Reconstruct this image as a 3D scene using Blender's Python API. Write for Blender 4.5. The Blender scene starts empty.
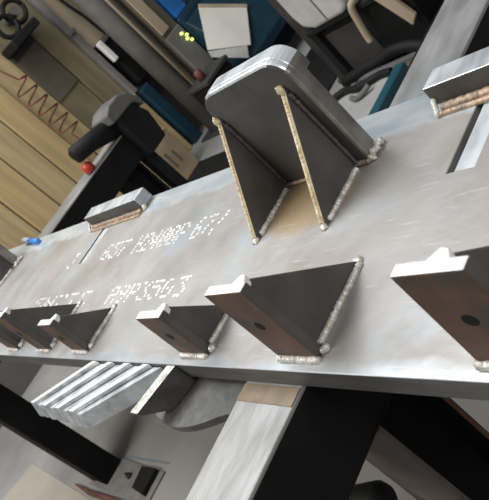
import bpy, bmesh, math, random
from mathutils import Vector, Matrix
random.seed(7)
S = bpy.context.scene
COL = S.collection

# ------------------------------------------------------------------ camera
cam_d = bpy.data.cameras.new('camera'); cam = bpy.data.objects.new('camera', cam_d); COL.objects.link(cam)
Rw = ((0.56191532, 0.45204454, -0.69275313), (-0.10676482, -0.79083422, -0.60264626), (-0.82027583, 0.41259783, -0.39611941))
right = Vector(Rw[0]); up = -Vector(Rw[1]); back = -Vector(Rw[2])
cam.matrix_world = Matrix(((right.x, up.x, back.x, 0), (right.y, up.y, back.y, 0), (right.z, up.z, back.z, 0.5), (0, 0, 0, 1)))
cam_d.sensor_fit = 'HORIZONTAL'; cam_d.sensor_width = 36; cam_d.lens = 702.07 * 36 / 489
cam_d.clip_start = 0.02
cam_d.dof.use_dof = True; cam_d.dof.focus_distance = 1.05; cam_d.dof.aperture_fstop = 16
S.camera = cam
# ------------------------------------------------------------------ light
w = bpy.data.worlds.new('workshop_air'); S.world = w; w.use_nodes = True
w.node_tree.nodes['Background'].inputs[0].default_value = (0.78, 0.88, 1.0, 1)
w.node_tree.nodes['Background'].inputs[1].default_value = 0.16
def area(name, loc, target, sx, sy, power, col=(1, 1, 1)):
    l = bpy.data.lights.new(name, 'AREA'); l.shape = 'RECTANGLE'; l.size = sx; l.size_y = sy; l.energy = power; l.color = col
    o = bpy.data.objects.new(name, l); COL.objects.link(o); o.location = loc
    o.rotation_euler = (Vector(target) - Vector(loc)).to_track_quat('-Z', 'Y').to_euler()
    return o
area('skylight_lamp', (-2.9, 0.9, 3.1), (-2.0, 0.6, 0), 2.8, 2.0, 150, (0.95, 0.98, 1.0))
area('hall_lamp', (-2.4, -2.0, 2.9), (-2.6, 0.5, -0.6), 1.8, 1.2, 90, (1.0, 0.93, 0.82))
area('side_fill_lamp', (1.7, 0.6, 1.9), (-3.5, 1.6, 0.1), 1.6, 1.8, 42, (1.0, 0.96, 0.90))  # unseen side lamp, added to brighten the wall and gusset sides
S.view_settings.view_transform = 'Standard'; S.view_settings.look = 'None'
S.view_settings.exposure = 0.0; S.view_settings.gamma = 1.0; S.view_settings.use_curve_mapping = False

# ------------------------------------------------------------------ materials
MATS = {}
def mat(name, c1, c2=None, metal=0.0, rough=0.6, scale=8.0, stretch=(1, 1, 1), bump=0.0, bscale=60.0, spec=0.5, contrast=(0.35, 0.65)):
    m = bpy.data.materials.new(name); m.use_nodes = True; nt = m.node_tree; N = nt.nodes; L = nt.links
    b = N['Principled BSDF']
    b.inputs['Metallic'].default_value = metal; b.inputs['Roughness'].default_value = rough
    b.inputs['Specular IOR Level'].default_value = spec
    tc = N.new('ShaderNodeTexCoord'); mp = N.new('ShaderNodeMapping'); mp.inputs['Scale'].default_value = stretch
    L.new(tc.outputs['Object'], mp.inputs['Vector'])
    if c2 is None: c2 = tuple(x * 0.8 for x in c1)
    n = N.new('ShaderNodeTexNoise'); n.inputs['Scale'].default_value = scale; n.inputs['Detail'].default_value = 5
    L.new(mp.outputs[0], n.inputs['Vector'])
    r = N.new('ShaderNodeValToRGB'); r.color_ramp.elements[0].position = contrast[0]; r.color_ramp.elements[1].position = contrast[1]
    r.color_ramp.elements[0].color = (*c2, 1); r.color_ramp.elements[1].color = (*c1, 1)
    L.new(n.outputs['Fac'], r.inputs['Fac']); L.new(r.outputs['Color'], b.inputs['Base Color'])
    if bump:
        n2 = N.new('ShaderNodeTexNoise'); n2.inputs['Scale'].default_value = bscale; n2.inputs['Detail'].default_value = 3
        L.new(mp.outputs[0], n2.inputs['Vector'])
        bp = N.new('ShaderNodeBump'); bp.inputs['Strength'].default_value = bump; bp.inputs['Distance'].default_value = 0.004
        L.new(n2.outputs['Fac'], bp.inputs['Height']); L.new(bp.outputs['Normal'], b.inputs['Normal'])
    MATS[name] = m
    return m
mat('mill_scale', (0.110, 0.104, 0.100), (0.075, 0.070, 0.067), metal=0.25, rough=0.55, scale=14, bump=0.15)
mat('rusty_face', (0.19, 0.105, 0.065), (0.095, 0.075, 0.064), metal=0.2, rough=0.6, scale=22, bump=0.2)
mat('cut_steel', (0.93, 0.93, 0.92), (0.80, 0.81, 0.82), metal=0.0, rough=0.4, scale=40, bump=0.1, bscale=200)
mat('edge_steel', (0.30, 0.29, 0.27), (0.15, 0.14, 0.13), metal=0.6, rough=0.42, scale=18)
mat('weld_steel', (0.86, 0.86, 0.85), (0.55, 0.50, 0.43), metal=0.25, rough=0.36, scale=70, bump=0.5, bscale=160)
mat('weld_brown', (0.50, 0.37, 0.26), (0.30, 0.24, 0.19), metal=0.3, rough=0.45, scale=50, bump=0.5, bscale=160)
mat('gold_edge', (0.80, 0.70, 0.48), (0.58, 0.46, 0.27), metal=0.1, rough=0.45, scale=45, bump=0.4, bscale=150)
mat('plate_edge', (0.17, 0.17, 0.165), (0.11, 0.108, 0.105), metal=0.3, rough=0.5, scale=16, stretch=(0.4, 1, 3))
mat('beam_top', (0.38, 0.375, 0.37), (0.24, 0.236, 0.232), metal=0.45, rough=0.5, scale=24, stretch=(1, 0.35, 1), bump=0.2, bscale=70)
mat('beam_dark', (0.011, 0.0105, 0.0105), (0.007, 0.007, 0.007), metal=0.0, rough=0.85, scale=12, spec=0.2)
mat('post_brown', (0.16, 0.125, 0.105), (0.11, 0.085, 0.072), metal=0.1, rough=0.7, scale=16, bump=0.2)
mat('rust', (0.20, 0.075, 0.045), (0.09, 0.045, 0.032), metal=0.0, rough=0.8, scale=30, bump=0.3)
mat('tan_band', (0.25, 0.19, 0.125), (0.18, 0.135, 0.09), metal=0.1, rough=0.6, scale=30)
mat('lug_steel', (0.80, 0.84, 0.87), (0.42, 0.45, 0.48), metal=0.4, rough=0.35, scale=26, stretch=(1, 0.4, 1), bump=0.3, bscale=60)
mat('tab_steel', (0.14, 0.136, 0.132), (0.09, 0.088, 0.085), metal=0.4, rough=0.5, scale=40, bump=0.2)
mat('white_paint', (0.92, 0.91, 0.88), (0.78, 0.77, 0.75), rough=0.6, scale=90)
mat('concrete', (0.33, 0.322, 0.308), (0.21, 0.206, 0.20), rough=0.85, scale=2.3, bump=0.3, bscale=90)
mat('plank_a', (0.56, 0.41, 0.20), (0.42, 0.30, 0.145), rough=0.7, scale=3.0, stretch=(3, 6, 0.5), bump=0.25, bscale=20)
mat('plank_b', (0.52, 0.395, 0.21), (0.38, 0.285, 0.15), rough=0.7, scale=3.4, stretch=(3, 6, 0.5), bump=0.25, bscale=20)
mat('plank_c', (0.25, 0.205, 0.115), (0.17, 0.14, 0.085), rough=0.75, scale=3.0, stretch=(3, 5, 0.6), bump=0.25, bscale=20)
mat('pale_board', (0.46, 0.37, 0.26), (0.36, 0.29, 0.20), rough=0.75, scale=4, stretch=(3, 4, 0.6))
mat('dusty_sheet', (0.42, 0.375, 0.305), (0.34, 0.31, 0.27), rough=0.85, scale=4)
mat('grey_paint', (0.23, 0.22, 0.21), (0.15, 0.145, 0.138), rough=0.6, scale=6)
mat('dark_grey', (0.050, 0.048, 0.047), (0.032, 0.031, 0.031), rough=0.65, scale=7)
mat('panel_brown', (0.135, 0.115, 0.082), (0.095, 0.082, 0.062), rough=0.8, scale=5)
mat('foot_grey', (0.24, 0.235, 0.225), (0.18, 0.175, 0.17), rough=0.7, scale=20)
mat('mid_grey', (0.15, 0.145, 0.14), (0.10, 0.097, 0.095), rough=0.6, scale=7)
mat('black_rubber', (0.012, 0.012, 0.0125), (0.008, 0.008, 0.008), rough=0.65, scale=9, spec=0.25)
mat('blue_paint', (0.012, 0.050, 0.078), (0.008, 0.034, 0.055), rough=0.5, scale=6)
mat('bright_blue', (0.03, 0.22, 0.62), (0.02, 0.15, 0.45), rough=0.4, scale=12)
mat('teal_paint', (0.012, 0.085, 0.12), (0.008, 0.055, 0.08), rough=0.5, scale=12)
mat('paper', (0.78, 0.75, 0.68), (0.70, 0.67, 0.60), rough=0.8, scale=5)
mat('plastic_grey', (0.52, 0.51, 0.49), (0.42, 0.41, 0.39), rough=0.5, scale=10)
mat('red_cord', (0.20, 0.05, 0.035), (0.10, 0.04, 0.03), rough=0.5, scale=20)
mat('red_plastic', (0.55, 0.05, 0.03), (0.42, 0.04, 0.025), rough=0.4, scale=20)
mat('green_paint', (0.20, 0.32, 0.24), (0.13, 0.22, 0.16), rough=0.5, scale=14)
mat('cardboard', (0.38, 0.30, 0.18), (0.27, 0.215, 0.13), rough=0.85, scale=9)
mat('board_white', (0.40, 0.40, 0.39), (0.33, 0.33, 0.325), rough=0.6, scale=6)
mat('wall_paint', (0.15, 0.142, 0.130), (0.11, 0.104, 0.096), rough=0.9, scale=2)
mat('chalk_blue', (0.12, 0.22, 0.28), (0.2, 0.24, 0.26), rough=0.9, scale=30)
def lamp_mat():
    m = bpy.data.materials.new('indicator_glow'); m.use_nodes = True; b = m.node_tree.nodes['Principled BSDF']
    b.inputs['Base Color'].default_value = (0.7, 0.9, 0.2, 1); b.inputs['Emission Color'].default_value = (0.8, 1.0, 0.25, 1)
    b.inputs['Emission Strength'].default_value = 1.6
    MATS['indicator_glow'] = m
lamp_mat()
PLATE_ORG = Vector((-1.75, 0.54, -0.038))
def plate_mat():
    m = bpy.data.materials.new('plate_steel'); m.use_nodes = True; nt = m.node_tree; N = nt.nodes; L = nt.links
    b = N['Principled BSDF']; b.inputs['Metallic'].default_value = 0.38
    tc = N.new('ShaderNodeTexCoord')
    sx = N.new('ShaderNodeSeparateXYZ'); L.new(tc.outputs['Object'], sx.inputs[0])
    def noise(scale, detail=5, stretch=(1, 1, 1), loc=(0, 0, 0)):
        mp = N.new('ShaderNodeMapping'); mp.inputs['Scale'].default_value = stretch; mp.inputs['Location'].default_value = loc
        L.new(tc.outputs['Object'], mp.inputs['Vector'])
        n = N.new('ShaderNodeTexNoise'); n.inputs['Scale'].default_value = scale; n.inputs['Detail'].default_value = detail
        L.new(mp.outputs[0], n.inputs['Vector']); return n.outputs['Fac']
    def ramp(fac, p0, p1, c0, c1):
        r = N.new('ShaderNodeValToRGB'); e = r.color_ramp.elements; e[0].position = p0; e[1].position = p1
        e[0].color = (*c0, 1); e[1].color = (*c1, 1); L.new(fac, r.inputs['Fac']); return r.outputs['Color']
    def mapr(v, a, b_, lo=0.0, hi=1.0):
        r = N.new('ShaderNodeMapRange'); r.inputs['From Min'].default_value = a; r.inputs['From Max'].default_value = b_
        r.inputs['To Min'].default_value = lo; r.inputs['To Max'].default_value = hi; L.new(v, r.inputs['Value']); return r.outputs[0]
    def math_(op, a, b_=None):
        n = N.new('ShaderNodeMath'); n.operation = op
        for i, v in enumerate((a, b_)):
            if v is None: continue
            if isinstance(v, (int, float)): n.inputs[i].default_value = v
            else: L.new(v, n.inputs[i])
        return n.outputs[0]
    def mix(f, a, b_):
        n = N.new('ShaderNodeMix'); n.data_type = 'RGBA'; L.new(f, n.inputs['Factor'])
        for s, v in ((n.inputs['A'], a), (n.inputs['B'], b_)):
            if isinstance(v, tuple): s.default_value = (*v, 1)
            else: L.new(v, s)
        return n.outputs['Result']
    base = ramp(noise(5.0, 8), 0.3, 0.72, (0.34, 0.315, 0.295), (0.46, 0.445, 0.43))
    blue = mapr(noise(4.2, 3, (1, 1.6, 1), (3, 1, 0)), 0.56, 0.72, 0, 0.55)
    base = mix(blue, base, (0.40, 0.47, 0.52))
    stain = mapr(noise(7.5, 4, (1, 1, 1), (9, 4, 2)), 0.60, 0.74, 0, 0.45)
    base = mix(stain, base, (0.27, 0.225, 0.19))
    # tan tint between the gussets of the tall bracket
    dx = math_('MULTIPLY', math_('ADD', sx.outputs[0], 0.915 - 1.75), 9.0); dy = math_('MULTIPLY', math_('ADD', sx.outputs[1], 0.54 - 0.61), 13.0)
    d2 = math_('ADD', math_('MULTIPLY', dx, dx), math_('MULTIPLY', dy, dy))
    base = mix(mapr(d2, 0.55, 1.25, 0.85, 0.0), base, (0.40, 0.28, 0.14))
    # ground bright bands along both long edges
    wob = math_('MULTIPLY', math_('SUBTRACT', noise(9, 3), 0.5), 0.09)
    yy = math_('ADD', sx.outputs[1], wob)
    gf = mapr(yy, 0.185, 0.20, 0, 1); gn = mapr(yy, -0.236, -0.252, 0, 0.7)
    g = math_('MAXIMUM', gf, gn)
    gcol = ramp(noise(10, 4, (1, 3, 1)), 0.35, 0.65, (0.52, 0.60, 0.66), (0.74, 0.79, 0.83))
    base = mix(math_('MULTIPLY', g, 0.8), base, gcol)
    # thin scratches
    sc = mapr(noise(3.5, 2, (3, 46, 1)), 0.66, 0.70, 0, 0.35)
    base = mix(sc, base, (0.60, 0.60, 0.60))
    L.new(base, b.inputs['Base Color'])
    rg = mapr(noise(12, 5), 0.3, 0.7, 0.40, 0.56)
    rr = N.new('ShaderNodeMix'); rr.data_type = 'FLOAT'; L.new(g, rr.inputs['Factor']); L.new(rg, rr.inputs['A']); rr.inputs['B'].default_value = 0.30
    L.new(rr.outputs['Result'], b.inputs['Roughness'])
    bp = N.new('ShaderNodeBump'); bp.inputs['Strength'].default_value = 0.22; bp.inputs['Distance'].default_value = 0.003
    L.new(noise(42, 4), bp.inputs['Height']); L.new(bp.outputs['Normal'], b.inputs['Normal'])
    MATS['plate_steel'] = m
plate_mat()

# ------------------------------------------------------------------ helpers
def worg(o):
    v = Vector((0, 0, 0))
    while o is not None: v += Vector(o.location); o = o.parent
    return v
def obj(name, bm, material, parent=None, label=None, smooth=False):
    """bm is in world coordinates; a child stores them relative to its parent's origin"""
    me = bpy.data.meshes.new(name)
    org = worg(parent) if parent else None
    if org is not None: bmesh.ops.translate(bm, vec=-org, verts=bm.verts)
    bmesh.ops.recalc_face_normals(bm, faces=bm.faces)
    if smooth:
        for f in bm.faces: f.smooth = True
    bm.to_mesh(me); bm.free()
    for mm in (material if isinstance(material, (list, tuple)) else [material]): me.materials.append(MATS[mm])
    o = bpy.data.objects.new(name, me); COL.objects.link(o)
    if parent: o.parent = parent
    if label: o['label'] = label
    return o
def tag(o, label, cat, group=None):
    o['label'] = label; o['category'] = cat
    if group: o['group'] = group
    return o
def struct(o): o['kind'] = 'structure'; return o
def thing(name, loc, label, cat, group=None):
    o = bpy.data.objects.new(name, None); COL.objects.link(o); o.location = loc; o.empty_display_size = 0.05
    return tag(o, label, cat, group)
def box(x0, x1, y0, y1, z0, z1, bev=0.0, seg=2, bm=None):
    b2 = bmesh.new()
    r = bmesh.ops.create_cube(b2, size=1)
    for v in b2.verts: v.co = Vector(((x0 + x1) / 2 + v.co.x * (x1 - x0), (y0 + y1) / 2 + v.co.y * (y1 - y0), (z0 + z1) / 2 + v.co.z * (z1 - z0)))
    if bev: bmesh.ops.bevel(b2, geom=b2.edges[:], offset=bev, segments=seg, affect='EDGES', profile=0.5)
    return join(bm, b2)
def join(bm, b2):
    if bm is None: return b2
    me = bpy.data.meshes.new('tmp'); b2.to_mesh(me); b2.free(); bm.from_mesh(me); bpy.data.meshes.remove(me)
    return bm
def prism(pts, axis, a0, a1, bev=0.0, seg=2, bm=None):
    """polygon pts extruded along axis ('x': pts are (y,z), 'y': (x,z), 'z': (x,y))"""
    b2 = bmesh.new()
    def P(p, a):
        return {'x': (a, p[0], p[1]), 'y': (p[0], a, p[1]), 'z': (p[0], p[1], a)}[axis]
    v0 = [b2.verts.new(P(p, a0)) for p in pts]; v1 = [b2.verts.new(P(p, a1)) for p in pts]
    n = len(pts)
    b2.faces.new(v0); b2.faces.new(v1[::-1])
    for i in range(n): b2.faces.new((v0[i], v0[(i + 1) % n], v1[(i + 1) % n], v1[i]))
    bmesh.ops.recalc_face_normals(b2, faces=b2.faces)
    if bev:
        es = [e for e in b2.edges if abs(e.calc_face_angle(0)) > 0.5]
        bmesh.ops.bevel(b2, geom=es, offset=bev, segments=seg, affect='EDGES', profile=0.5)
    return join(bm, b2)
def tube(path, rad, n=8, bm=None, closed_ends=True):
    b2 = bmesh.new() if bm is None else bm
    path = [Vector(p) for p in path]; rings = []
    prev = None
    for i, p in enumerate(path):
        t = (path[min(i + 1, len(path) - 1)] - path[max(i - 1, 0)]).normalized()
        if prev is None:
            a = Vector((0, 0, 1)) if abs(t.z) < 0.9 else Vector((1, 0, 0)); u = t.cross(a).normalized()
        else: u = (prev - t * prev.dot(t)).normalized()
        prev = u; v = t.cross(u)
        r = rad(i) if callable(rad) else rad
        rings.append([b2.verts.new(p + (u * math.cos(k * 2 * math.pi / n) + v * math.sin(k * 2 * math.pi / n)) * r) for k in range(n)])
    for a, b in zip(rings, rings[1:]):
        for k in range(n): b2.faces.new((a[k], a[(k + 1) % n], b[(k + 1) % n], b[k]))
    if closed_ends: b2.faces.new(rings[0][::-1]); b2.faces.new(rings[-1])
    return b2
def lathe(prof, cx, cy, n=24, bm=None):
    b2 = bmesh.new(); rings = []
    for r, z in prof:
        rings.append([b2.verts.new((cx + r * math.cos(2 * math.pi * k / n), cy + r * math.sin(2 * math.pi * k / n), z)) for k in range(n)])
    for a, b in zip(rings, rings[1:]):
        for k in range(n): b2.faces.new((a[k], a[(k + 1) % n], b[(k + 1) % n], b[k]))
    b2.faces.new(rings[0][::-1]); b2.faces.new(rings[-1])
    return join(bm, b2)
def bez(pts, n=8):
    """Catmull-Rom through pts"""
    P = [Vector(p) for p in pts]; P = [P[0] * 2 - P[1]] + P + [P[-1] * 2 - P[-2]]; out = []
    for i in range(1, len(P) - 2):
        for k in range(n):
            t = k / n; a, b, c, d = P[i - 1], P[i], P[i + 1], P[i + 2]
            out.append(0.5 * ((2 * b) + (c - a) * t + (2 * a - 5 * b + 4 * c - d) * t * t + (3 * b - a - 3 * c + d) * t ** 3))
    out.append(P[-2]); return out
def bead(p0, p1, r, parent, m='weld_steel', rough=0.28):
    """a rippled weld bead from p0 to p1"""
    p0 = Vector(p0); p1 = Vector(p1); ln = (p1 - p0).length; n = max(5, int(ln / (r * 0.30)))
    pts = [p0.lerp(p1, i / n) + Vector([random.uniform(-1, 1) * r * 0.10 for _ in range(3)]) for i in range(n + 1)]
    rs = [r * (0.85 + rough * 0.35 * math.sin(i * 1.9) + random.uniform(-rough, rough) * 0.45) for i in range(n + 1)]
    rs[0] *= 0.55; rs[-1] *= 0.55
    return obj('weld_bead', tube(pts, lambda i: rs[i], 7), m, parent, smooth=True)
def blob(p, r, parent, m='weld_steel', sc=(1, 1, 1)):
    bm = bmesh.new(); bmesh.ops.create_icosphere(bm, subdivisions=2, radius=1)
    for v in bm.verts:
        k = 0.85 + random.uniform(-0.3, 0.3)
        v.co = Vector((p[0] + v.co.x * r * sc[0] * k, p[1] + v.co.y * r * sc[1] * k, p[2] + v.co.z * r * sc[2] * k))
    return obj('weld_bead', bm, m, parent, smooth=True)
def face_mats(o, rule):
    for p in o.data.polygons: p.material_index = rule(p.normal)

FLOOR = -0.85
# ------------------------------------------------------------------ the room
bm = bmesh.new()
for v in ((-5.2, -2.0, FLOOR), (2.0, -2.0, FLOOR), (2.0, 5.4, FLOOR), (-5.2, 5.4, FLOOR)): bm.verts.new(v)
bm.faces.new(bm.verts); r = bmesh.ops.extrude_face_region(bm, geom=bm.faces[:]); bmesh.ops.translate(bm, vec=(0, 0, -0.1), verts=[v for v in r['geom'] if isinstance(v, bmesh.types.BMVert)])
floor = struct(obj('floor', bm, 'concrete'))
tag(floor, 'grey concrete workshop floor under the trestles', 'floor')
obj('chalk_line', prism([(-2.80, 0.302), (-2.44, 0.326), (-2.44, 0.336), (-2.80, 0.313)], 'z', FLOOR, FLOOR + 0.0008), 'chalk_blue', floor)
wall = struct(obj('wall_back', box(-5.2, -4.56, -2.0, 5.4, FLOOR, 2.2), 'wall_paint'))
tag(wall, 'dark workshop wall faced with upright wooden planks', 'wall')
wside = struct(obj('wall_side', box(-4.56, 2.0, 5.2, 5.4, FLOOR, 2.2), 'wall_paint'))
tag(wside, 'dim far side wall of the workshop', 'wall')
ys = [0.93, 1.155, 1.385, 1.614, 1.816, 2.007]
for i in range(len(ys) - 1):
    m = ('plank_a', 'plank_b')[i % 2]
    obj('plank', box(-4.56, -4.50 + random.uniform(-0.006, 0.006), ys[i] + 0.005, ys[i + 1] - 0.005, FLOOR, 1.3, 0.006, 1), m, wall)
for y0, y1, m, dx in ((2.012, 2.20, 'plank_b', -0.03), (2.206, 2.43, 'plank_c', -0.035), (2.436, 2.612, 'plank_c', -0.015)):
    obj('plank', box(-4.56, -4.50 + dx, y0, y1, FLOOR, 1.3, 0.005, 1), m, wall)

# ------------------------------------------------------------------ trestles
def hollow_beam(name, x0, x1, y0, y1, z0, z1, label, cat='beam', group=None):
    t = 0.008
    root = thing(name, ((x0 + x1) / 2, (y0 + y1) / 2, z0), label, cat, group)
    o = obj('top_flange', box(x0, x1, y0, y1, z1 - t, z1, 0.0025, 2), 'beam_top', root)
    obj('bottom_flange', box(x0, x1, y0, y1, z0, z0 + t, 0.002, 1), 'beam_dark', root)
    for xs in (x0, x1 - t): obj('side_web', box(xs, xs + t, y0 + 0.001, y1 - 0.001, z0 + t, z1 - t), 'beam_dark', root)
    return root
ZB = -0.038
b1 = hollow_beam('box_beam', -0.884, -0.750, -0.02, 1.75, -0.192, ZB, 'pale topped steel box beam running under the plate near the tall bracket', 'beam', 'trestle beams')
edge_strip = obj('tan_strip', box(-0.8825, -0.7515, 0.2475, 0.277, ZB, ZB + 0.0012, 0.0003, 1), 'tan_band')  # tan band across the beam top, built as a thin strip
tag(edge_strip, 'thin tan strip on the pale beam at the plate edge', 'strip')
b2 = hollow_beam('box_beam', -2.925, -2.765, 0.10, 1.42, -0.175, ZB, 'dark steel beam at the far end beside the plank wall', 'beam', 'trestle beams')

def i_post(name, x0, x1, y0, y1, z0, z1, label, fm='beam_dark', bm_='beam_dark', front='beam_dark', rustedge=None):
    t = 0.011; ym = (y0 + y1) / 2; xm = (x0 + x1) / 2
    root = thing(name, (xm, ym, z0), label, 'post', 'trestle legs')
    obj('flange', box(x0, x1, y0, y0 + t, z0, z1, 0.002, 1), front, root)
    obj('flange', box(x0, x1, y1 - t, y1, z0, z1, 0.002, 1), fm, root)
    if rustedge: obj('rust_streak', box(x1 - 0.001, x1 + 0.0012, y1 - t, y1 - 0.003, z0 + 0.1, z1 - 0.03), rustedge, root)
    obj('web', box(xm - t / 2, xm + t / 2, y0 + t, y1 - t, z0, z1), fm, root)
    return root
leg1 = i_post('trestle_leg', -0.884, -0.750, 0.297, 0.42, FLOOR, -0.192, 'brown faced steel leg standing under the pale box beam', front='post_brown', rustedge='rust')
obj('brace_tube', tube([(-1.25, 0.142, -0.405), (-0.93, 0.255, -0.405), (-0.905, 0.264, -0.405), (-0.893, 0.268, -0.405)], lambda i: (0.036, 0.036, 0.036, 0.028)[i], 20), 'black_rubber', leg1, smooth=True)
i_post('trestle_leg', -0.884, -0.750, 1.45, 1.57, FLOOR, -0.192, 'steel leg under the back end of the pale box beam')
leg = thing('trestle_leg', (-2.865, 0.228, FLOOR), 'black steel leg crossing the lower left corner of the picture', 'post', 'trestle legs')
obj('post_tube', box(-2.93, -2.80, 0.172, 0.284, FLOOR + 0.008, -0.175, 0.004, 2), 'beam_dark', leg)
obj('corner_strip', box(-2.946, -2.926, 0.166, 0.178, FLOOR + 0.008, -0.175, 0.002, 1), 'post_brown', leg)
foot = obj('foot_plate', box(-2.97, -2.43, 0.150, 0.296, FLOOR, FLOOR + 0.008, 0.002, 1), 'foot_grey', leg)
obj('bolt', lathe([(0.014, FLOOR + 0.008), (0.014, FLOOR + 0.02), (0.007, FLOOR + 0.021), (0.007, FLOOR + 0.034)], -2.66, 0.236, 6), 'dark_grey', foot)
i_post('trestle_leg', -2.91, -2.78, 1.27, 1.39, FLOOR, -0.175, 'black steel leg behind the small raised block at the far plate edge')
blk = obj('steel_offcut', prism([(-2.575, 0.285), (-2.465, 0.292), (-2.462, 0.186), (-2.56, 0.195)], 'z', FLOOR + 0.0085, FLOOR + 0.03, 0.002, 1), 'black_rubber')
tag(blk, 'short black bar lying on the foot plate of the left leg', 'offcut')
stick = obj('wooden_stick', tube([(-3.08, 0.125, FLOOR + 0.012), (-2.9, 0.118, FLOOR + 0.0135), (-2.7, 0.128, FLOOR + 0.0135), (-2.5, 0.134, FLOOR + 0.0135)], lambda i: (0.004, 0.012, 0.013, 0.012)[i], 6), 'rust')
tag(stick, 'reddish brown stick on the floor against the left leg', 'stick')
sheet = obj('plywood_sheet', prism([(-3.95, -0.40), (-2.55, -0.40), (-2.6, 0.08), (-3.0, 0.10), (-3.72, 0.13)], 'z', FLOOR, FLOOR + 0.004, 0.001, 1), 'dusty_sheet')
tag(sheet, 'tan sheet lying on the floor in the lower left corner', 'sheet')

# ------------------------------------------------------------------ the welded plate
PT = 0.038
W = thing('welded_plate', PLATE_ORG, 'long thick grey steel plate with welded brackets lying across the trestles', 'steel plate')
Y0, Y1 = 0.28, 0.80; XL, XR = -3.3, -0.12
slots = ((-1.957, -1.905), (-0.612, -0.566))
out = [(XL, Y0), (XR, Y0), (XR, Y1)]
for a, b in sorted(slots, reverse=True): out += [(b, Y1), (b, 0.594), (a, 0.594), (a, Y1)]
out += [(XL, Y1)]
bm = prism(out, 'z', -PT, 0.0)
bmesh.ops.bevel(bm, geom=[e for e in bm.edges if abs(e.verts[0].co.z - e.verts[1].co.z) < 1e-6], offset=0.0015, segments=2, affect='EDGES', profile=0.5)
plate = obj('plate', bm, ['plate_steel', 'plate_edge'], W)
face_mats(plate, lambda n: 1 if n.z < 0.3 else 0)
for a, b in slots:
    obj('slot_tongue', box(a + 0.011, b, 0.594, 0.775, -0.030, -0.002, 0.001, 1), 'lug_steel', plate)

# dot sprayed mill marking
F = {'A': '01110100011000111111100011000110001', '9': '01110100011000101111000010001001100', 'P': '11110100011000111110100001000010000',
     '3': '11111000100010000010000011000101110', '5': '11111100001111000001000011000101110', '6': '00110010001000011110100011000101110',
     'G': '01110100011000010111100011000101110', 'H': '10001100011000111111100011000110001', '2': '01110100010000100010001000100011111',
     'M': '10001110111010110101100011000110001', '4': '00010001100101010010111110001000010', '0': '01110100011001110101110011000101110',
     '7': '11111000010001000100010000100001000', 'J': '00111000100001000010000101001001100', 'S': '01111100001000001110000010000111110',
     'T': '11111001000010000100001000010000100', 'C': '01110100011000010000100001000101110', '1': '00100011000010000100001000010001110',
     'N': '10001100011100110101100111000110001', '/': '00001000010001000100010001000010000', '.': '00000000000000000000000000110001100', ' ': '0' * 35}
def marking(text, x0, x1, y0, y1, dot, skip):
    b2 = bmesh.new(); n = len(text); cw = (x1 - x0) / n
    for i, ch in enumerate(text):
        for k, bit in enumerate(F[ch]):
            if bit == '0' or random.random() < skip: continue
            cx = x0 + cw * (i + (k % 5) / 6.0) + random.uniform(-1, 1) * 0.0012
            cy = y1 - (y1 - y0) * (k // 5) / 6.0 + random.uniform(-1, 1) * 0.001
            r = dot * random.uniform(0.85, 1.2)
            vs = [b2.verts.new((cx + r * 1.15 * math.cos(q * math.pi / 3), cy + r * 0.8 * math.sin(q * math.pi / 3), 0.0006)) for q in range(6)]
            vb = [b2.verts.new((v.co.x, v.co.y, -0.0002)) for v in vs]
            b2.faces.new(vs)
            for q in range(6): b2.faces.new((vs[q], vb[q], vb[(q + 1) % 6], vs[(q + 1) % 6]))
    o = obj('stencil_marking', b2, 'white_paint', plate); o['kind'] = 'stuff'; return o
marking('J', -2.05, -1.985, 0.588, 0.638, 0.0042, 0.15)
marking('657', -1.79, -1.625, 0.588, 0.636, 0.0040, 0.10)
marking('H2400P', -1.585, -1.325, 0.587, 0.638, 0.0040, 0.05)
marking('67/', -1.300, -1.175, 0.588, 0.642, 0.0042, 0.04)
marking('SN7TC', -2.10, -1.64, 0.440, 0.476, 0.0045, 0.25)
marking('A9P35G3', -1.545, -1.165, 0.432, 0.476, 0.0042, 0.12)

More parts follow.
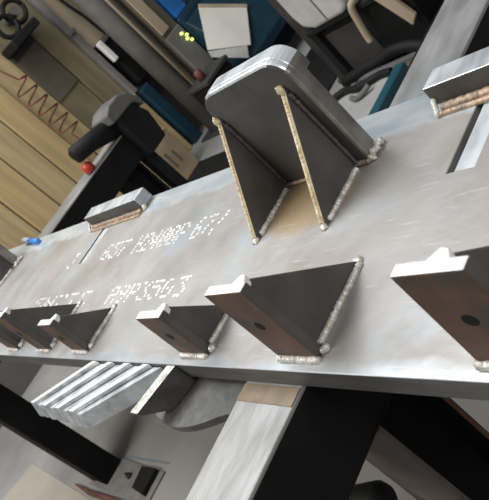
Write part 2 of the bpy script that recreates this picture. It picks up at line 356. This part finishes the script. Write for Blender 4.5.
def bracket(xl, xr, h, gx, gy, label=None):
    """upright flat bar with a triangular gusset behind it"""
    y0, y1 = 0.299, 0.315
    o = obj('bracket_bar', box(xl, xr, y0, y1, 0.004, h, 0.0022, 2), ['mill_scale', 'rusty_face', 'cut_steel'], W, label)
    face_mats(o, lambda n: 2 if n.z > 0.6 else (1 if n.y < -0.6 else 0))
    # bolt hole: black disc on the front face, the hole's shade as colour
    hx = xl + (xr - xl) * 0.50; hz = h * 0.52
    bore = bmesh.new(); k = 14
    ro = [bore.verts.new((hx + 0.0085 * math.cos(2 * math.pi * i / k), y0 - 0.0004, hz + 0.0085 * math.sin(2 * math.pi * i / k))) for i in range(k)]
    ri = [bore.verts.new((hx + 0.0070 * math.cos(2 * math.pi * i / k), y0 + 0.0020, hz + 0.0070 * math.sin(2 * math.pi * i / k))) for i in range(k)]
    for i in range(k): bore.faces.new((ro[i], ro[(i + 1) % k], ri[(i + 1) % k], ri[i]))
    bore.faces.new(ro)
    obj('bolt_hole', bore, 'black_rubber', o)
    g = obj('gusset', prism([(y1, 0.0), (y1, h - 0.012), (y1 + 0.012, h - 0.010), (gy, 0.006), (gy, 0.0)], 'x', gx - 0.012, gx, 0.001, 1), ['mill_scale', 'edge_steel'], o)
    face_mats(g, lambda n: 1 if n.z > 0.3 else 0)
    bead((xl, y0 - 0.002, 0.003), (xr, y0 - 0.002, 0.002), 0.0068, o, 'weld_steel', 0.2)
    bead((gx + 0.003, y1 + 0.004, 0.004), (gx + 0.003, gy, 0.002), 0.0062, o, 'weld_steel', 0.15)
    blob((xr + 0.003, y1 - 0.002, 0.004), 0.008, o, sc=(1.1, 1.3, 0.8))
    blob((gx - 0.004, gy + 0.004, 0.002), 0.008, o, sc=(1.3, 1.2, 0.6))
    # fillet between bar top and gusset
    f = obj('weld_bead', prism([(gx - 0.026, y1 - 0.001), (gx + 0.006, y1 - 0.001), (gx - 0.002, y1 + 0.014), (gx - 0.012, y1 + 0.016)], 'z', h - 0.016, h - 0.003, 0.002, 2), 'cut_steel', o)
    return o
bracket(-0.447, -0.365, 0.146, -0.392, 0.455)
bracket(-0.770, -0.686, 0.147, -0.700, 0.452)
bracket(-1.040, -0.958, 0.107, -0.968, 0.394)
bracket(-1.540, -1.458, 0.105, -1.466, 0.412)
bracket(-1.786, -1.702, 0.147, -1.712, 0.436)
bracket(-2.040, -1.958, 0.147, -1.970, 0.440)

def tall_bracket(x0, x1):
    yf, yb, h, r = 0.668, 0.702, 0.232, 0.042
    pts = [(x0, 0.002)]
    for cx, a0 in ((x0 + r, 180), (x1 - r, 90)):
        for k in range(9):
            a = math.radians(a0 - k * 90 / 8); pts.append((cx + r * math.cos(a), h - r + r * math.sin(a)))
    pts.append((x1, 0.002))
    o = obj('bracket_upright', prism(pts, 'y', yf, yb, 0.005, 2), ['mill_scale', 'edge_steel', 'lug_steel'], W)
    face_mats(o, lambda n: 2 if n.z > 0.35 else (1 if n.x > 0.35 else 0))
    # raised rim of thicker metal on the outer right side
    for gx in (x0 + 0.016, x1 - 0.030):
        g = obj('gusset', prism([(yf, 0.0), (yf, 0.178), (yf - 0.006, 0.178), (0.538, 0.008), (0.538, 0.0)], 'x', gx - 0.012, gx, 0.001, 1), ['mill_scale', 'gold_edge'], o)
        face_mats(g, lambda n: 1 if n.y < -0.3 else 0)
        bead((gx - 0.006, yf - 0.006, 0.176), (gx - 0.006, 0.538, 0.006), 0.0048, o, 'gold_edge', 0.12)
        bead((gx + 0.003, 0.548, 0.004), (gx + 0.003, yf - 0.012, 0.003), 0.0062, o, 'weld_steel', 0.15)
        bead((gx + 0.002, yf - 0.004, 0.008), (gx + 0.002, yf - 0.004, 0.17), 0.005, o, 'mill_scale')
        blob((gx - 0.004, 0.536, 0.002), 0.008, o, sc=(1.1, 1.2, 0.7))
        blob((gx - 0.006, yf - 0.006, 0.182), 0.008, o, 'gold_edge', sc=(1, 0.8, 1.4))
    for k in range(5): blob((x1 + 0.003, yf + 0.002 + k * 0.009, 0.005 + 0.004 * (k % 2)), 0.009, o, sc=(1.1, 0.8, 0.9))
    bead((x0, yf - 0.003, 0.004), (x1, yf - 0.003, 0.004), 0.005, o, 'weld_brown')
    xm = (x0 + x1) / 2; outer = [(xm + (p[0] - xm) * 1.008, p[1] + 0.0008) for p in [(x0, h - r - 0.004)] + pts[1:-1] + [(x1, h - r - 0.012)]]
    inner = [(x0 + (x1 - x0) / 2 + (px - (x0 + x1) / 2) * 0.86, pz - 0.016 if pz > h - r else pz) for px, pz in outer]
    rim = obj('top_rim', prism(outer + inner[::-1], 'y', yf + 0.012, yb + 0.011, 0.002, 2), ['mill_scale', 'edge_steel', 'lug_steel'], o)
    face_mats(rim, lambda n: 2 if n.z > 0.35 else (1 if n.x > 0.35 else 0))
    return o
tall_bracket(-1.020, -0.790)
tall_bracket(-2.945, -2.715)

def edge_block(x0, x1):
    o = obj('edge_block', box(x0, x1, 0.748, 0.795, 0.006, 0.041, 0.002, 2), ['mill_scale', 'lug_steel'], W)
    face_mats(o, lambda n: 1 if (n.z > 0.5 or n.x > 0.5) else 0)
    bead((x0 + 0.016, 0.741, 0.004), (x1 - 0.010, 0.741, 0.004), 0.009, o, 'weld_brown', 0.03)
    bead((x0 + 0.012, 0.728, 0.002), (x1 - 0.008, 0.728, 0.001), 0.006, o, 'weld_brown', 0.03)
    obj('backing_bar', box(x0 + 0.02, x1 - 0.004, 0.752, 0.79, -0.002, 0.007), 'weld_brown', o)
    bead((x0 + 0.006, 0.746, 0.020), (x0 + 0.014, 0.722, 0.003), 0.005, o, 'weld_steel')
    blob((x1 + 0.002, 0.752, 0.006), 0.010, o)
    return o
edge_block(-2.055, -1.695)
edge_block(-0.692, -0.250)

# four skewed twin lugs on the near edge, flush with the plate
for i in range(4):
    xo = -1.612 + i * 0.0795; sh = 0.205
    for a, wd, zt, zb, yo, mm in ((xo, 0.024, 0.0, -PT - 0.010, 0.164, 'cut_steel'), (xo + 0.030, 0.026, -0.009, -PT - 0.014, 0.167, 'lug_steel')):
        bm = prism([(a, yo), (a + wd, yo), (a + wd + sh, 0.279), (a + sh, 0.279)], 'z', zb, zt, 0.002, 2)
        for v in bm.verts:          # the lugs lean a little: their outer ends are cut on the slant
            k = max(0.0, min(1.0, (0.279 - v.co.y) / 0.11)); v.co.x += 0.62 * v.co.z * k; v.co.y += 0.24 * v.co.z * k
        o = obj('edge_lug', bm, ['tab_steel', mm, 'lug_steel'], W)
        face_mats(o, lambda n: 1 if n.z > 0.55 else (2 if n.y < -0.5 else 0))  # sides take the darker steel: shade of the gaps put into the colour
# side lug and rounded tab beside them
bm = prism([(0.279, 0.0), (0.184, 0.0), (0.186, -0.010), (0.222, -0.050), (0.279, -0.050)], 'x', -1.110, -1.082, 0.002, 2)
for v in bm.verts: v.co.x += (v.co.y - 0.184) * 0.36
lug = obj('edge_lug', bm, ['tab_steel', 'weld_steel'], W)
face_mats(lug, lambda n: 1 if n.z > 0.4 else 0)
arc = [(-1.125, 0.36), (-1.140, 0.216)]
for k in range(15):
    t = k / 14.0; arc.append((-1.130 + 0.235 * t, 0.209 - 0.020 * math.sin(math.pi * min(1, t * 1.12)) + 0.022 * t * t))
arc += [(-0.893, 0.36)]
obj('rounded_tab', prism(arc, 'z', -0.066, -0.050, 0.002, 2), 'tab_steel', W)

# ------------------------------------------------------------------ things along the plank wall
# hanging coiled cord
n = 150
pts = [(-4.44, 2.05, 0.62), (-4.44, 2.055, 0.48)]
for i in range(n + 1):
    t = i / n; a = t * 2 * math.pi * 5.5
    pts.append((-4.415 + 0.045 * math.cos(a), 2.060 - 0.01 * t + 0.070 * math.sin(a), 0.375 - 0.47 * t))
pts += [(-4.44, 2.05, -0.20), (-4.46, 2.05, -0.36)]
hook = thing('coiled_cord', (-4.47, 2.05, -0.36), 'red brown coiled cord hanging down the plank wall', 'cord')
obj('cord', tube(pts, 0.0065, 6), 'red_cord', hook, smooth=True)
obj('hook', box(-4.535, -4.43, 2.045, 2.055, 0.60, 0.625), 'mid_grey', hook)
pn = thing('shading_panel', (-4.5, 2.32, 0.1), 'thin dark brown sheet standing in for shading on the planks beside the coiled cord', 'panel')  # grey brown shading on the wood, put in as a darker sheet
obj('shading_board', box(-4.535, -4.522, 2.205, 2.425, 0.08, 0.50, 0.003, 1), 'panel_brown', pn)
obj('shading_rim', box(-4.522, -4.515, 2.205, 2.425, 0.45, 0.50, 0.002, 1), 'dark_grey', pn)
rl = thing('hose_reel', (-4.35, 2.3, 0.52), 'black reel with rings at the upper left corner above the coiled cord', 'reel')
obj('reel_arm', box(-4.54, -4.30, 2.19, 2.44, 0.50, 0.56, 0.008, 1), 'black_rubber', rl)
for k, (yy, zz, rr) in enumerate(((2.40, 0.66, 0.075), (2.27, 0.63, 0.07))):
    ring = [(-4.36 + 0.03 * k, yy + rr * math.cos(a * math.pi / 12), zz + rr * math.sin(a * math.pi / 12)) for a in range(25)]
    obj('reel_ring', tube(ring, 0.017, 8), 'black_rubber', rl, smooth=True)
obj('reel_hub', tube([(-4.54, 2.40, 0.66), (-4.34, 2.40, 0.66)], 0.03, 12), 'mid_grey', rl)
cp = thing('conduit_strip', (-4.52, 2.65, FLOOR), 'narrow grey vertical strip between the planks and the tan board', 'strip')
obj('strip_body', box(-4.56, -4.47, 2.615, 2.665, -0.28, 1.2, 0.006, 1), 'grey_paint', cp)
obj('strip_clip', box(-4.50, -4.455, 2.605, 2.675, 0.30, 0.33, 0.003, 1), 'mid_grey', cp)
tb = obj('tan_board', box(-4.5595, -4.50, 2.672, 2.86, 0.13, 1.1, 0.006, 1), 'pale_board')
tag(tb, 'tan wooden board on the wall left of the grey column', 'board')
sw = thing('switch_box', (-4.5, 2.75, -0.24), 'black switch box with a white bracket under the tan board', 'switch box')
obj('housing', box(-4.56, -4.44, 2.71, 2.86, -0.26, 0.10, 0.008, 2), 'black_rubber', sw)
obj('white_bracket', box(-4.45, -4.41, 2.675, 2.72, -0.03, 0.14, 0.006, 1), 'white_paint', sw)
obj('white_bracket', box(-4.45, -4.425, 2.70, 2.80, 0.105, 0.135, 0.004, 1), 'mid_grey', sw)
gr = thing('valve_unit', (-4.4, 2.9, 0.27), 'pale green fitting at the top edge beside the grey column', 'fitting')
obj('valve_body', lathe([(0.04, 0.26), (0.055, 0.30), (0.055, 0.42), (0.04, 0.48), (0.03, 0.56)], -4.40, 2.90, 14), 'green_paint', gr, smooth=True)
obj('valve_cap', lathe([(0.035, 0.56), (0.05, 0.57), (0.05, 0.61), (0.02, 0.62)], -4.40, 2.90, 12), 'plastic_grey', gr, smooth=True)
cab = obj('power_cable', tube(bez([(-4.46, 2.75, 0.62), (-4.45, 2.765, 0.45), (-4.45, 2.79, 0.32), (-4.45, 2.80, 0.20), (-4.44, 2.80, 0.125)], 8), 0.012, 6), 'black_rubber', smooth=True)
tag(cab, 'black cable running down the tan board', 'cable')
# grey column with conduit
gc = thing('steel_column', (-4.17, 2.75, FLOOR), 'thick grey steel column standing in front of the wall', 'column')
obj('column_shaft', lathe([(0.100, FLOOR + 0.012), (0.100, 2.0)], -4.17, 2.755, 28), 'grey_paint', gc, smooth=True)
obj('column_base', box(-4.32, -4.02, 2.605, 2.905, FLOOR, FLOOR + 0.012, 0.003, 1), 'dark_grey', gc)
cd = obj('conduit_pipe', tube([(-3.96, 2.685, FLOOR), (-3.96, 2.685, 1.6)], 0.011, 8), 'pale_board', smooth=True)
tag(cd, 'thin tan conduit pipe alongside the grey column', 'pipe')
cb2 = obj('power_cable', tube([(-3.90, 2.693, FLOOR), (-3.90, 2.69, -0.4), (-3.90, 2.695, 0.3), (-3.90, 2.69, 1.5)], 0.012, 8), 'black_rubber', smooth=True)
tag(cb2, 'straight black cable beside the tan conduit pipe', 'cable')
# blue post, pale post, crate under the switch box
bp_ = obj('blue_post', box(-4.56, -4.42, 2.64, 2.735, FLOOR, -0.29, 0.006, 1), 'blue_paint')
tag(bp_, 'dark blue upright strip under the switch box', 'post')
pp_ = obj('wooden_batten', box(-4.56, -4.45, 2.55, 2.612, FLOOR, -0.27, 0.005, 1), 'plank_b')
tag(pp_, 'upright wooden batten left of the blue strip', 'batten')
ct = thing('carton', (-4.26, 2.235, FLOOR), 'brown carton on the floor below the plank wall', 'box')
obj('carton_body', box(-4.40, -4.12, 2.10, 2.37, FLOOR, -0.515, 0.006, 1), 'cardboard', ct)
obj('carton_flap', box(-4.41, -4.115, 2.09, 2.38, -0.515, -0.507, 0.002, 1), 'cardboard', ct)
for k in range(3): obj('print_mark', box(-4.1205, -4.1185, 2.15 + 0.06 * k, 2.17 + 0.06 * k, -0.74, -0.58 - 0.03 * k), 'post_brown', ct)
# machine standing behind the end of the far beam
vm = thing('pedestal_machine', (-2.80, 1.53, FLOOR), 'black pedestal machine with barrel and grey rounded cap at the beam end', 'machine')
obj('pedestal', box(-2.85, -2.79, 1.425, 1.485, FLOOR, -0.18, 0.006, 2), 'black_rubber', vm)
obj('machine_body', prism([(1.425, -0.19), (1.545, -0.19), (1.575, -0.06), (1.545, 0.02), (1.425, 0.03)], 'x', -2.86, -2.71, 0.010, 2), 'black_rubber', vm)
cap = prism([(1.40, 0.025), (1.548, 0.018), (1.58, -0.03), (1.592, 0.0), (1.565, 0.06), (1.52, 0.090), (1.45, 0.090), (1.405, 0.070)], 'x', -2.87, -2.70, 0.008, 2)
obj('cap', cap, 'mid_grey', vm)
obj('barrel', tube([(-2.79, 1.205, 0.062), (-2.79, 1.215, 0.062), (-2.79, 1.30, 0.045), (-2.79, 1.45, 0.0)], lambda i: (0.026, 0.040, 0.040, 0.052)[i], 16), 'black_rubber', vm, smooth=True)
obj('red_knob', lathe([(0.014, ZB), (0.026, ZB + 0.006), (0.026, ZB + 0.036), (0.014, ZB + 0.05)], -2.80, 1.215, 12), 'red_plastic', vm, smooth=True)
pen = thing('marker_pen', (-2.75, 0.78, 0.0), 'blue and white marker at the far edge of the plate', 'marker')
obj('pen_barrel', tube([(-2.74, 0.787, 0.0125), (-2.60, 0.765, 0.0125)], 0.011, 8), 'bright_blue', pen, smooth=True)
obj('pen_cap', tube([(-2.83, 0.80, 0.0145), (-2.74, 0.787, 0.0145)], 0.013, 8), 'plastic_grey', pen, smooth=True)
# ------------------------------------------------------------------ machine bay behind the tall bracket
mc = thing('control_cabinet', (-3.96, 2.79, FLOOR), 'narrow grey control cabinet with glowing lamps right of the column', 'cabinet')
obj('cabinet_body', box(-4.03, -3.89, 2.72, 2.90, FLOOR, 0.32, 0.008, 1), 'panel_brown', mc)
obj('cabinet_door', box(-3.892, -3.876, 2.73, 2.89, -0.62, -0.13, 0.004, 1), 'grey_paint', mc)
obj('cabinet_panel', box(-3.892, -3.876, 2.735, 2.82, -0.10, 0.30, 0.004, 1), 'pale_board', mc)
for yy, zz in ((2.845, -0.185), (2.868, -0.215), (2.850, -0.235), (2.872, -0.262)):
    obj('indicator_lamp', tube([(-3.878, yy, zz), (-3.860, yy, zz)], 0.009, 10), 'indicator_glow', mc, smooth=True)
bc = thing('blue_cabinet', (-4.13, 3.25, FLOOR), 'large dark blue steel cabinet with papers on its front', 'cabinet')
obj('cabinet_body', box(-4.45, -3.88, 2.912, 3.62, FLOOR, -0.112, 0.008, 1), 'blue_paint', bc)
obj('cabinet_door', box(-3.882, -3.866, 2.925, 3.262, -0.80, -0.13, 0.004, 1), 'blue_paint', bc)
obj('cabinet_door', box(-3.882, -3.866, 3.270, 3.608, -0.80, -0.13, 0.004, 1), 'blue_paint', bc)
bl = thing('tool_case', (-4.0, 2.99, -0.112), 'bright blue case on top of the dark blue cabinet', 'case')
obj('case_body', box(-4.10, -3.90, 2.93, 3.07, -0.112, 0.14, 0.012, 2), 'bright_blue', bl)
obj('case_handle', tube(bez([(-4.0, 2.96, 0.139), (-4.0, 2.97, 0.17), (-4.0, 3.03, 0.17), (-4.0, 3.04, 0.139)], 5), 0.008, 6), 'black_rubber', bl, smooth=True)
def sloped(poly, x0, x1, tilt=0.55):
    """a sheet tilted to catch overhead light: polygon in the upright plane laid back, lower edge nearer"""
    b2 = prism(poly, 'x', x0, x1)
    for v in b2.verts:
        xn = v.co.x + tilt * (-0.169 - v.co.z); k = xn / v.co.x
        v.co = Vector((xn, v.co.y * k, 0.5 + (v.co.z - 0.5) * k))
    return b2
big = [(3.074, -0.169), (3.377, -0.434), (3.174, -0.607), (2.880, -0.383)]
low = [(2.878, -0.390), (3.150, -0.590), (3.085, -0.650), (2.866, -0.435)]
p1 = obj('paper_sheet', sloped(big, -3.844, -3.840), 'paper')
tag(p1, 'larger off white paper sheet lying tilted on the wedge added to the blue cabinet', 'paper', 'papers on the blue cabinet')
obj('paper_fold', sloped([(3.074, -0.169), (3.377, -0.434), (3.392, -0.418), (3.089, -0.153)], -3.844, -3.832), 'pale_board', p1)
p2 = obj('paper_sheet', sloped(low, -3.849, -3.845), 'plastic_grey')
tag(p2, 'lower paper sheet peeking out under the larger one on the blue cabinet', 'paper', 'papers on the blue cabinet')
cw = prism([(-3.868, -0.165), (-3.850, -0.165), (-3.600, -0.600), (-3.600, -0.66), (-3.868, -0.66)], 'y', 2.92, 3.60, 0.004, 1)
obj('tilt_wedge', cw, 'blue_paint', bc)  # wedge added under the papers so their tilt catches the overhead light
tr = thing('tool_trolley', (-3.62, 2.64, FLOOR), 'low black trolley standing in front of the blue cabinet', 'trolley')
obj('trolley_body', box(-3.74, -3.52, 2.46, 2.70, FLOOR + 0.06, -0.44, 0.01, 1), 'black_rubber', tr)
obj('trolley_tray', box(-3.75, -3.51, 2.45, 2.71, -0.44, -0.41, 0.006, 1), 'dark_grey', tr)
for xx in (-3.72, -3.54):
    for yy in (2.49, 2.67): obj('wheel', tube([(xx, yy - 0.012, FLOOR + 0.03), (xx, yy + 0.012, FLOOR + 0.03)], 0.03, 12), 'black_rubber', tr)
rc = obj('red_can', lathe([(0.028, -0.41), (0.028, -0.35), (0.02, -0.34), (0.012, -0.335)], -3.60, 2.52, 12), 'red_cord', smooth=True)
tag(rc, 'small dark red can on the black trolley', 'can')
mb = thing('machine_base', (-3.85, 4.05, FLOOR), 'dark machine base right of the blue cabinet', 'machine')
obj('base_body', box(-4.3, -3.45, 3.64, 4.5, FLOOR, -0.30, 0.02, 2), 'dark_grey', mb)
obj('base_rail', box(-3.45, -3.40, 3.66, 4.48, -0.40, -0.35, 0.006, 1), 'black_rubber', mb)
for nm, lab, x0, x1, y0, y1 in (('black_floor_sheet', 'black sheet darkening the floor in front of the blue cabinet', -3.42, -2.86, 2.36, 3.9),
                                ('black_floor_sheet', 'black sheet darkening the floor between the carton and the trolley', -4.1, -2.88, 2.085, 2.352),
                                ('black_floor_sheet', 'black sheet darkening the floor behind the dark beam', -4.1, -2.87, 1.60, 2.08),):
    m_ = obj(nm, box(x0, x1, y0, y1, FLOOR, FLOOR + 0.012, 0.003, 1), 'black_rubber'); tag(m_, lab, 'mat', 'black floor sheets')  # flat black sheets that darken the grey floor
# dark post, bench, canister
ps = thing('dark_post', (-2.745, 2.625, FLOOR), 'dark grey round post left of the pale canister', 'post')
obj('post_shaft', lathe([(0.058, FLOOR + 0.01), (0.058, 1.6)], -2.745, 2.625, 24), 'mid_grey', ps, smooth=True)
obj('post_base', lathe([(0.075, FLOOR), (0.075, FLOOR + 0.012), (0.06, FLOOR + 0.018)], -2.745, 2.625, 20), 'dark_grey', ps)
bn = thing('low_bench', (-2.36, 2.9, FLOOR), 'low black bench carrying the pale canister', 'bench')
obj('bench_top', box(-2.665, -2.02, 2.50, 3.30, -0.505, -0.475, 0.005, 1), 'black_rubber', bn)
obj('bench_box', box(-2.64, -2.05, 2.545, 3.28, FLOOR + 0.02, -0.505, 0.004, 1), 'black_rubber', bn)
obj('bench_drawer', box(-2.60, -2.36, 2.533, 2.547, -0.80, -0.55, 0.004, 1), 'dark_grey', bn)
for xx in (-2.66, -2.07):
    for yy in (2.51, 3.26): obj('leg', box(xx, xx + 0.04, yy, yy + 0.03, FLOOR, -0.505), 'black_rubber', bn)
cn = thing('canister', (-2.48, 2.62, -0.475), 'pale grey rounded plastic canister standing on the low black bench', 'canister')
obj('canister_body', prism([(-2.645, -0.36), (-2.63, -0.44), (-2.565, -0.475), (-2.36, -0.475), (-2.325, -0.45), (-2.325, -0.12), (-2.40, -0.06), (-2.58, -0.06), (-2.645, -0.12)], 'y', 2.485, 2.80, 0.022, 3), 'plastic_grey', cn)
obj('canister_seam', box(-2.465, -2.457, 2.480, 2.806, -0.46, -0.07, 0.002, 1), 'mid_grey', cn)
obj('canister_cap', lathe([(0.035, -0.06), (0.035, -0.02), (0.02, -0.015)], -2.48, 2.63, 14), 'mid_grey', cn)
st = obj('webbing_strap', tube(bez([(-2.275, 2.52, -0.452), (-2.280, 2.485, -0.448), (-2.295, 2.476, -0.47), (-2.31, 2.476, -0.53), (-2.33, 2.477, -0.62), (-2.335, 2.477, -0.66)], 5), 0.018, 8), 'pale_board', smooth=True)
tag(st, 'tan strap hanging down the front of the low black bench', 'strap')
lp = obj('leaning_lath', prism([(-2.17, -0.44), (-2.095, -0.44), (-2.03, -0.64), (-2.075, -0.68)], 'y', 2.465, 2.49, 0.004, 1), 'pale_board')
tag(lp, 'tan lath leaning on the right of the low black bench', 'lath')
for k, (lab, pts) in enumerate((
    ('black hose curling on the floor behind the white board', [(-2.72, 2.35, -0.811), (-2.62, 2.40, -0.811), (-2.50, 2.375, -0.811), (-2.38, 2.41, -0.811), (-2.29, 2.40, -0.811)]),
    ('thick black hose bulging in front of the low bench', [(-2.64, 2.463, -0.80), (-2.50, 2.460, -0.775), (-2.38, 2.458, -0.762), (-2.24, 2.46, -0.745), (-2.12, 2.455, -0.77), (-2.03, 2.44, -0.818)]),
    ('short grey hose end standing on the white board', [(-2.52, 2.31, -0.816), (-2.47, 2.29, -0.816), (-2.43, 2.31, -0.81), (-2.40, 2.34, -0.80)]))):
    h = obj('rubber_hose', tube(bez(pts, 6), (0.020, 0.030, 0.015)[k], 8), ('black_rubber', 'black_rubber', 'mid_grey')[k], smooth=True)
    tag(h, lab, 'hose', 'hoses by the low bench')
wb = obj('white_board', box(-2.80, -2.272, 1.75, 2.46, FLOOR, FLOOR + 0.018, 0.003, 1), 'board_white')
tag(wb, 'white board lying on the floor between the tall bracket and the pale beam', 'board')
te = obj('teal_bar', box(-2.268, -2.205, 1.75, 2.42, FLOOR, FLOOR + 0.05, 0.004, 1), 'teal_paint')
tag(te, 'teal painted bar on the floor beside the white board', 'bar')
sk = thing('steel_skip', (-1.6, 2.7, FLOOR), 'low black steel tray on the floor right of the pale beam', 'tray')
obj('tray_floor', box(-2.0, -1.1, 2.15, 3.3, FLOOR, FLOOR + 0.02), 'black_rubber', sk)
for q in ((-2.0, -1.1, 2.15, 2.17), (-2.0, -1.1, 3.28, 3.3), (-2.0, -1.98, 2.17, 3.28), (-1.12, -1.1, 2.17, 3.28)):
    obj('tray_side', box(*q, FLOOR + 0.02, FLOOR + 0.14), 'black_rubber', sk)
